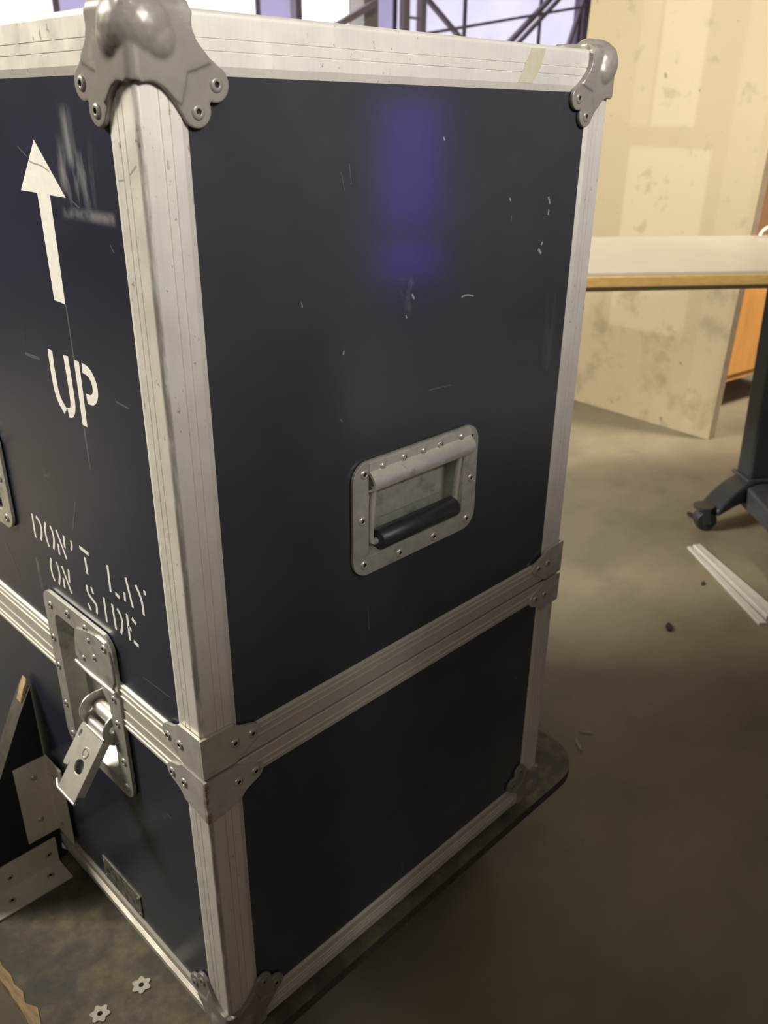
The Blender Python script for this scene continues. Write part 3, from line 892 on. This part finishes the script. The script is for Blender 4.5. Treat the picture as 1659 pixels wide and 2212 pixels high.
# chips and scratches that can be picked out one by one
M['nick'] = plain('pale_chip_in_laminate', (.24, .25, .27), .6)
M['graze'] = plain('dull_scratch_in_laminate', (.075, .077, .092), .5)
M['dark_scratch'] = plain('dark_scratch', (.30, .285, .25), .6)
M['tape'] = plain('old_masking_tape', (.43, .40, .31), .6, var=.12, vscale=60)
SCR = [
    ('R', 1.6, 'nick', [(201.2, 608.1), (203.7, 604.5)]), ('R', 1.2, 'nick', [(255.3, 599.1), (262, 600.2), (269.5, 598.0)]),
    ('R', 1.8, 'nick', [(356.5, 664.0), (359.3, 658.7)]), ('R', 1.6, 'nick', [(358.7, 654.5), (358.1, 650.4)]),
    ('R', 1.8, 'nick', [(353.6, 630.0), (352.1, 627.6)]), ('R', 2.2, 'nick', [(348.7, 625.0), (353.1, 621.1)]),
    ('R', 1.4, 'nick', [(306.1, 665.6), (308.0, 663.5)]), ('R', 1.2, 'nick', [(195.5, 594.1), (196.6, 592.0)]),
    ('R', .5, 'graze', [(135.6, 689.2), (138.5, 678.6)]), ('R', .5, 'graze', [(142.5, 694.2), (144.0, 682.1)]),
    ('R', 1.2, 'graze', [(222.6, 534.6), (248.2, 533.3)]), ('R', 1.2, 'nick', [(228.9, 707.9), (230.0, 705.7)]),
    ('R', 1.6, 'graze', [(132.3, 533.3), (134.0, 530.6)]), ('R', .7, 'graze', [(158.6, 373.5), (160.2, 351.4)]),
    ('L', 2.4, 'graze', [(141.6, 466.8), (147, 455), (153.6, 440.4)]), ('L', 3.0, 'graze', [(296.2, 375.9), (280.4, 347.7)]),
    ('L', .5, 'graze', [(73.3, 348.1), (37.5, 349.7)]), ('L', 1.0, 'graze', [(61.9, 560.0), (45.6, 559.2)]),
    ('L', 2.2, 'graze', [(184.9, 566.8), (162.0, 567.1)]), ('L', .6, 'graze', [(143.5, 701.6), (133, 696.5)]),
    ('L', .7, 'graze', [(82.0, 674.5), (74.4, 671.1)]), ('L', .9, 'graze', [(44.7, 654.5), (41.0, 650.2)]),
    ('L', 1.4, 'graze', [(73.7, 217.2), (70.1, 214.6)]), ('L', 1.4, 'graze', [(64.7, 222.1), (59.9, 221.1)]),
]
for fc, w, mt, pts in SCR:
    bm = bmesh.new(); ribbon(bm, pts, w, FACES[fc], -1.45, -1.3); finish(bm, 'scratch', M[mt], case)
for n_, pts in ((-1.2, [(131.1, 694.2), (124.9, 692.9), (114.6, 692.1), (106.2, 689.3)]), (.08, [(25.0, 688.4), (19.4, 689.2)]), (.08, [(12.4, 692.0), (5.4, 696.6)])):
    bm = bmesh.new(); ribbon(bm, pts, .9, FACES['L'], n_-.15, n_); finish(bm, 'scratch', M['dark_scratch'], case)
bm = bmesh.new(); prism(bm, [(318.6, 765.0), (335.7, 765.4), (330.6, 752.8), (322.5, 742.8), (304.5, 742.8), (311.3, 753.4)], FACES['R'], -.05, .2)
tp = finish(bm, 'tape_strip', M['tape'], case); tp['label'] = 'old beige masking tape across the top rail'

# ------------------------------------------------------------------ wheeled deck under the case
dolly = thing('wheeled_deck', 'dirty plywood deck on casters beneath the flight case', 'dolly', (200, 300, ZF))
def up(u, v, n): return Vector((u, v, n))
dk = [(-108, -8), (470, -8)] + [(476 + 54*math.sin(math.radians(a)), 46 - 54*math.cos(math.radians(a))) for a in range(6, 91, 6)] + [(530, 740), (500, 770), (-108, 770)]
bm = bmesh.new(); prism(bm, dk, up, -12, 0)
bm.faces.ensure_lookup_table()
for fa in bm.faces:
    if abs(fa.calc_center_median().z + 6) < 5: fa.material_index = 1
deck = finish(bm, 'deck_board', [M['deck'], M['deck_edge']], dolly)
# torn pale veneer along the near left edge
bm = bmesh.new()
random.seed(3)
ys = list(range(60, 300, 12))
inn = [(-103.5 + random.uniform(-2.5, 2.0) + (6 if 146 < y < 166 else 0), y) for y in ys]
outl = [(-111 + random.uniform(-1.2, 1.2), y) for y in ys]
prism(bm, inn + outl[::-1], up, -10, .9)
torn = finish(bm, 'torn_veneer', M['rawwood'], dolly); torn['label'] = 'pale splintered edge'
# sloping brace board
bm = bmesh.new()
gp = [(-3.0, 2.6), (-3.0, 222), (-18, 195), (-46, 138), (-100, 36), (-100, 2.6)]
prism(bm, gp, lambda u, v, n: Vector((u, 299 + n, v)), 0, 20)
for fa in bm.faces:
    c = fa.calc_center_median()
    if abs(c.y - 309) < 5 and c.x < -4 and c.z > 30: fa.material_index = 1
gus = finish(bm, 'brace_board', [M['gusset'], M['gusset_edge']], dolly)
bm = bmesh.new()
prism(bm, [(-3.2, 221), (-3.2, 230), (-5, 225), (-8, 220), (-13, 206.5), (-11, 206)], lambda u, v, n: Vector((u, 299 + n, v)), 4, 13)
tip = finish(bm, 'splintered_tip', M['rawwood'], dolly, bevel=.6); tip['label'] = 'torn raw wood tip'
# aluminium angles
bm = bmesh.new()
prism(bm, [(-3.0, 265), (-1.2, 265), (-1.2, 298.9), (-35, 298.9), (-35, 297.1), (-3.0, 297.1)], lambda u, v, n: Vector((u, v, n)), 43, 139)
an = finish(bm, 'angle_bracket', M['angle'], dolly, bevel=.4)
for x, z in ((-17, 119.6), (-18.8, 66.2)): rivet((x, 297.1, z), 'R', an, RIV_D, s=.95)
for z in (58.5, 122): rivet((-3.0, 284, z), 'L', an, RIV_D, s=.8)
bm = bmesh.new()
prism(bm, [(267.5, 0), (298.9, 0), (298.9, 34), (296.9, 34), (296.9, 2), (267.5, 2)], lambda u, v, n: Vector((n, u, v)), -98, -9)
an = finish(bm, 'angle_bracket', M['angle'], dolly, bevel=.4)
for x, z in ((-18.9, 17.3), (-59.7, 16.3)): rivet((x, 296.9, z), 'R', an, RIV_T, s=.75)
for x, y in ((-25.1, 284.1), (-66.6, 281.4)): rivet((x, y, 2), 'U', an, RIV_T, s=.85)
# tee nuts
bm = bmesh.new()
fl = [( (7.6 + 1.3*math.cos(math.radians(6*a)))*math.cos(math.radians(a)), (7.6 + 1.3*math.cos(math.radians(6*a)))*math.sin(math.radians(a))) for a in range(0, 360, 6)]
ho = [(2.4*math.cos(math.radians(a)), 2.4*math.sin(math.radians(a))) for a in range(0, 360, 20)]
prism(bm, [(x-22.4, y+110.5) for x, y in fl], up, 0, .9, [[(x-22.4, y+110.5) for x, y in ho]])
tn = finish(bm, 'tee_nut', M['tnut'], deck, at=(-22.4, 110.5, 0))
t2 = bpy.data.objects.new('tee_nut', tn.data); C.objects.link(t2); t2.parent = deck; t2.location = Vector((-62.6, 112, 0))*K; t2.rotation_euler = (0, 0, .4)
for x, y in ((-22.4, 110.5), (-62.6, 112)):
    bm = bmesh.new(); tube(bm, [(x, y, .05), (x, y, .35)], 2.3, 14); finish(bm, 'nut_hole_shade', M['hole'], deck)  # dark disc painted as the shade down the nut's bore
# casters
def caster(parent, x, y, ztop, r, w, yaw, zf=ZF, matw='tyre', matf='steel_dark'):
    R_ = Matrix.Rotation(yaw, 3, 'Z')
    P = lambda a, b, c: Vector((x, y, 0)) + R_ @ Vector((a, b, 0)) + Vector((0, 0, c))
    bm = bmesh.new()
    c = zf + r
    tube(bm, [P(0, -w/2, c), P(0, -w/2+w*.15, c), P(0, w/2-w*.15, c), P(0, w/2, c)], [r*.86, r, r, r*.86], 24)
    wh = finish(bm, 'caster_wheel', M[matw], parent, smooth=40)
    bm = bmesh.new(); tube(bm, [P(0, -w/2-2, c), P(0, w/2+2, c)], r*.35, 16); finish(bm, 'hub', M['steel_foot'], wh, smooth=40)
    bm = bmesh.new()
    for s in (-1, 1):
        obox(bm, (P(0, s*(w/2+4), c-r*.2), P(r*.3, s*(w/2+4), zf+2*r+8)), P(0, 1, 0)-P(0, 0, 0), r*.7, 4)
    box_lo, box_hi = zf+2*r+4, ztop
    a = P(r*.3, 0, box_lo); b = P(r*.3, 0, box_hi)
    tube(bm, [a, b], w/2+7, 16)
    finish(bm, 'caster_fork', M[matf], wh)
for x, y, yw in ((60, 120, .5), (430, 130, 2.2), (60, 680, .2), (430, 680, 1.0)):
    caster(dolly, x, y, -12, 58, 34, yw)

# tan sheet on the floor left of the deck
bm = bmesh.new()
prism(bm, [(-420, -60), (-122, -40), (-122, 420), (-420, 400)], up, ZF, ZF+14)
sh = finish(bm, 'plywood_sheet', M['tan'], None, at=(-270, 180, ZF))
tag(sh, 'tan plywood sheet lying on the floor beside the deck edge', 'plywood')

# ------------------------------------------------------------------ cream board standing behind
def shear(u, v, n):                     # u along the board from its right edge, v up, n thickness
    d = Vector((44.0, 497.0, 0)).normalized()
    nn = Vector((d.y, -d.x, 0))
    return Vector((2176, 595, 0)) + d*(u - (v-ZF)*.024) + nn*n + Vector((0, 0, v))
cb = thing('cream_board', 'tall cream painted board with lighter patches standing behind the table', 'board', (2198, 850, ZF))
bm = bmesh.new(); prism(bm, [(0, ZF), (640, ZF), (625, 1650), (0, 1650)], shear, 0, 34)
for fa in bm.faces:
    c = fa.calc_center_median()
    d = Vector((44.0, 497.0, 0)).normalized()
    rel = (Vector((c.x, c.y, 0)) - Vector((2176, 595, 0)))
    if abs(rel.dot(Vector((d.y, -d.x, 0))) - 17) < 8: fa.material_index = 1
finish(bm, 'board_face', [M['cream'], M['creamedge']], cb, at=(0, 0, 0))

# orange cabinet behind the board
oc = thing('storage_cabinet', 'orange wooden cabinet on black casters half hidden behind the cream board', 'cabinet', (2580, 830, ZF))
fd = Vector((207, -29, 0)).normalized(); fn = Vector((-fd.y, fd.x, 0))
def cab(u, v, n): return Vector((2262, 671, 0)) + fd*u + fn*n + Vector((0, 0, v))
bm = bmesh.new(); prism(bm, [(0, -40), (640, -40), (640, 1250), (0, 1250)], cab, 12, 420); finish(bm, 'body', M['orange'], oc, bevel=2)
bm = bmesh.new(); prism(bm, [(2, -14), (638, -14), (638, 392), (2, 392)], cab, 0, 12); finish(bm, 'lower_door', M['orange'], oc, bevel=2)
bm = bmesh.new(); prism(bm, [(2, 398), (638, 398), (638, 1246), (2, 1246)], cab, 0, 12); finish(bm, 'shaded_upper_panel', M['brown'], oc, bevel=2)  # upper front coloured brown for the shade on it
for u, n in ((60, 60), (580, 60), (60, 370), (580, 370)):
    p = cab(u, 0, n); caster(oc, p.x, p.y, -40, 42, 26, .4)

# ------------------------------------------------------------------ table with a wheeled pedestal
ZT = 470.0
sc = (720.5-ZT)/(720.5-425.0)
def resc(p): return Vector(((p[0]+238)*sc-238, (p[1]+406)*sc-406))
A_, B_ = resc((1359, 573)), resc((1685, 329))
td = (B_-A_).normalized(); tn_ = Vector((-td.y, td.x))
if tn_.y < 0: tn_ = -tn_
dep = (resc((1882, 891)) - A_).dot(tn_)
tb = thing('work_table', 'white topped table with honey wood edge on a grey wheeled pedestal', 'table', (A_.x+td.x*600+tn_.x*dep/2, A_.y+td.y*600+tn_.y*dep/2, ZF))
def tab(u, v, n): 
    q = A_ + td*u + tn_*v
    return Vector((q.x, q.y, n))
bm = bmesh.new(); prism(bm, [(-160, 2), (1150, 2), (1150, dep), (-160, dep)], tab, ZT-6, ZT); finish(bm, 'table_top', M['tabletop'], tb, bevel=1)
bm = bmesh.new(); prism(bm, [(-160, 0), (1150, 0), (1150, dep), (-160, dep)], tab, ZT-26, ZT-6.2); finish(bm, 'wood_edge', M['tableedge'], tb, bevel=3, seg=3)
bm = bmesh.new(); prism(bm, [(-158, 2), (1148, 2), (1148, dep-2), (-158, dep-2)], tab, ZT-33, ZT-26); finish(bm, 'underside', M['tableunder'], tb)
lb = Vector((1738, 287))
bm = bmesh.new()
obox(bm, ((lb.x, lb.y, ZF+104), (lb.x-22, lb.y+8, ZT-33)), (td.x, td.y, 0), 62, 60)
finish(bm, 'leg_column', M['steel_dark'], tb, bevel=8, seg=3)
bm = bmesh.new(); obox(bm, ((lb.x, lb.y, ZF+98), (lb.x, lb.y, ZF+106)), (td.x, td.y, 0), 76, 74); finish(bm, 'collar', M['steel_foot'], tb, bevel=2)
fdv = Vector((-.69, -.72))
ca = Vector((1592, 322))
def arch(bm, pts, w):
    """curved foot beam: list of (x, y, zlow, zhigh)"""
    prev = None
    P = [Vector((p[0], p[1])) for p in pts]
    for i, p in enumerate(pts):
        t = (P[min(i+1, len(P)-1)] - P[max(i-1, 0)]).normalized(); s = Vector((-t.y, t.x))*w/2
        q = [bm.verts.new((P[i].x+sg*s.x, P[i].y+sg*s.y, z)) for sg, z in ((-1, p[2]), (1, p[2]), (1, p[3]), (-1, p[3]))]
        if prev:
            for k in range(4): bm.faces.new([prev[k], prev[(k+1)%4], q[(k+1)%4], q[k]])
        else: bm.faces.new(q[::-1])
        prev = q
    bm.faces.new(prev)
bm = bmesh.new()
pts = []
for k in range(9):
    s = k/8
    q = lb.lerp(ca, s)
    top = 104 - 52*max(0, s-.15)**1.9/(.85**1.9)
    low = 52 - 14*max(0, s-.55)/.45
    pts.append((q.x, q.y, ZF+low, ZF+top))
arch(bm, pts, 58)
finish(bm, 'foot', M['steel_dark'], tb, bevel=5, smooth=40)
bm = bmesh.new()
arch(bm, [(lb.x - fdv.x*20, lb.y - fdv.y*20, ZF+40, ZF+98)] + [((lb+fdv*s).x, (lb+fdv*s).y, ZF+40, ZF+96-s*.05) for s in (40, 120, 200, 300, 380)], 74)
finish(bm, 'foot', M['steel_foot'], tb, bevel=5)
caster(tb, ca.x-8, ca.y+2, ZF+60, 25, 34, 2.3)
e_ = lb + fdv*370
caster(tb, e_.x, e_.y, ZF+58, 22, 32, 2.0)

# loop of white cable on the table
q = tab(625, dep*.93, ZT)
bm = bmesh.new()
tube(bm, [q + Vector((td.x*34*math.cos(a), td.y*34*math.cos(a), 3.6 + 22*max(0, math.sin(a)))) for a in [math.pi*k/14 for k in range(15)]], 4.0, 10)
cbl = finish(bm, 'cable_loop', M['white'], None, at=(q.x, q.y, ZT), smooth=50)
tag(cbl, 'white arched cable loop lying on the tabletop', 'cable')

# ------------------------------------------------------------------ unseen crates, added to block lamp light low down
M['crate'] = plain('dark_crate_board', (.085, .062, .040), .75, var=.25, vscale=6, stretch=(1, 1, 6))
M['batten'] = plain('crate_batten', (.11, .082, .052), .75, var=.2, vscale=10)
def crate(lo, hi, label):
    cx, cy = (lo[0]+hi[0])/2, (lo[1]+hi[1])/2
    t = thing('shade_crate', label, 'crate', (cx, cy, lo[2]), 'crates added to block light')
    bm = bmesh.new(); box(bm, (lo[0]+16, lo[1]+16, lo[2]), (hi[0]-16, hi[1]-16, hi[2])); finish(bm, 'crate_body', M['crate'], t)
    for x in (lo[0], hi[0]-80):
        for y0, y1 in ((lo[1], lo[1]+15.8), (hi[1]-15.8, hi[1])):
            bm = bmesh.new(); box(bm, (x, y0, lo[2]), (x+80, y1, hi[2])); finish(bm, 'batten', M['batten'], t, bevel=2)
    for z in (lo[2]+2, (lo[2]+hi[2])/2, hi[2]-82):
        for x0, x1 in ((lo[0], lo[0]+15.8), (hi[0]-15.8, hi[0])):
            bm = bmesh.new(); box(bm, (x0, lo[1]+17, z), (x1, hi[1]-17, z+80)); finish(bm, 'batten', M['batten'], t, bevel=2)
        for y0, y1 in ((lo[1], lo[1]+15.8), (hi[1]-15.8, hi[1])):
            bm = bmesh.new(); box(bm, (lo[0]+82, y0, z), (hi[0]-82, y1, z+80)); finish(bm, 'batten', M['batten'], t, bevel=2)
crate((-1600, -1700, ZF), (-760, -930, 1020), 'brown crate added to block light at the corner of the aisle')
crate((-1600, -900, ZF), (-900, -150, 960), 'brown crate added to block light, facing the arrow side, nearest the corner')
crate((-1600, -120, ZF), (-900, 700, 900), 'brown crate added to block light, facing the arrow side, farther along')
crate((-1600, 730, ZF), (-700, 1450, 1110), 'brown crate added to block light, standing nearest the flood lamp on the arrow side')
crate((-730, -1700, ZF), (150, -950, 1110), 'brown crate added to block light, facing the handle side, nearest the corner')
crate((180, -1700, ZF), (1000, -950, 1090), 'brown crate added to block light, facing the handle side, farther along')

# ------------------------------------------------------------------ things on the floor
tr = thing('metal_trim', 'white folded metal trim strips fanned out on the concrete', 'trim strip', (1370, 170, ZF))
def strip_on_floor(a, b, w0, w1, h, mat):
    a, b = Vector(a), Vector(b)
    t = (b-a).normalized(); s = Vector((-t.y, t.x))
    bm = bmesh.new()
    prof = lambda w: [(-w/2, 0), (w/2, 0), (w/2, h*.8), (w/2-1.5, h), (w*.1, h*.95), (-w*.1, h*.95), (-w/2+1.5, h), (-w/2, h*.8)]
    A = [bm.verts.new((a.x+s.x*u, a.y+s.y*u, ZF+v)) for u, v in prof(w0)]
    B = [bm.verts.new((b.x+s.x*u, b.y+s.y*u, ZF+v)) for u, v in prof(w1)]
    for i in range(8):
        j = (i+1) % 8; bm.faces.new([A[i], A[j], B[j], B[i]])
    for t_ in tessellate_polygon([[Vector((u, v, 0)) for u, v in prof(w0)]]):
        bm.faces.new([A[i] for i in t_]); bm.faces.new([B[i] for i in t_])
    finish(bm, 'strip', mat, tr)
strip_on_floor((1477, 288), (1300, 40), 18, 34, 9, M['trim'])
strip_on_floor((1463, 298), (1263, 46), 9, 18, 5, M['trim'])
def chip(x, y, l, w, h, a, mat, label):
    bm = bmesh.new()
    c, s = math.cos(a), math.sin(a)
    pl = [(-l/2, -w*.2), (-l*.1, -w/2), (l*.4, -w*.3), (l/2, w*.1), (l*.1, w/2), (-l*.4, w*.35)]
    prism(bm, [(x+u*c-v*s, y+u*s+v*c) for u, v in pl], up, ZF, ZF+h)
    o = finish(bm, 'wood_chip', mat, None, at=(x, y, ZF))
    tag(o, label, 'chip', 'chips on the floor')
chip(1123, 168, 26, 12, 5, .6, M['chip_dark'], 'dark brown chip lying alone on the mid floor')
chip(1330, 200, 14, 8, 3, .2, M['chip_dark'], 'small dark chip near the white trim strips')
chip(714, 104, 30, 4, 3, .9, M['chip_pale'], 'longest pale splinter beyond the rounded deck corner')
chip(748, 112, 22, 3, 2, 2.2, M['chip_pale'], 'thin pale splinter farther from the rounded deck corner')
chip(650, 128, 14, 4, 2, 1.6, M['chip_pale'], 'short pale splinter touching the rounded deck corner')
chip(1625, 372, 34, 14, 6, 1.2, M['chip_dark'], 'brown chip beside the table caster')
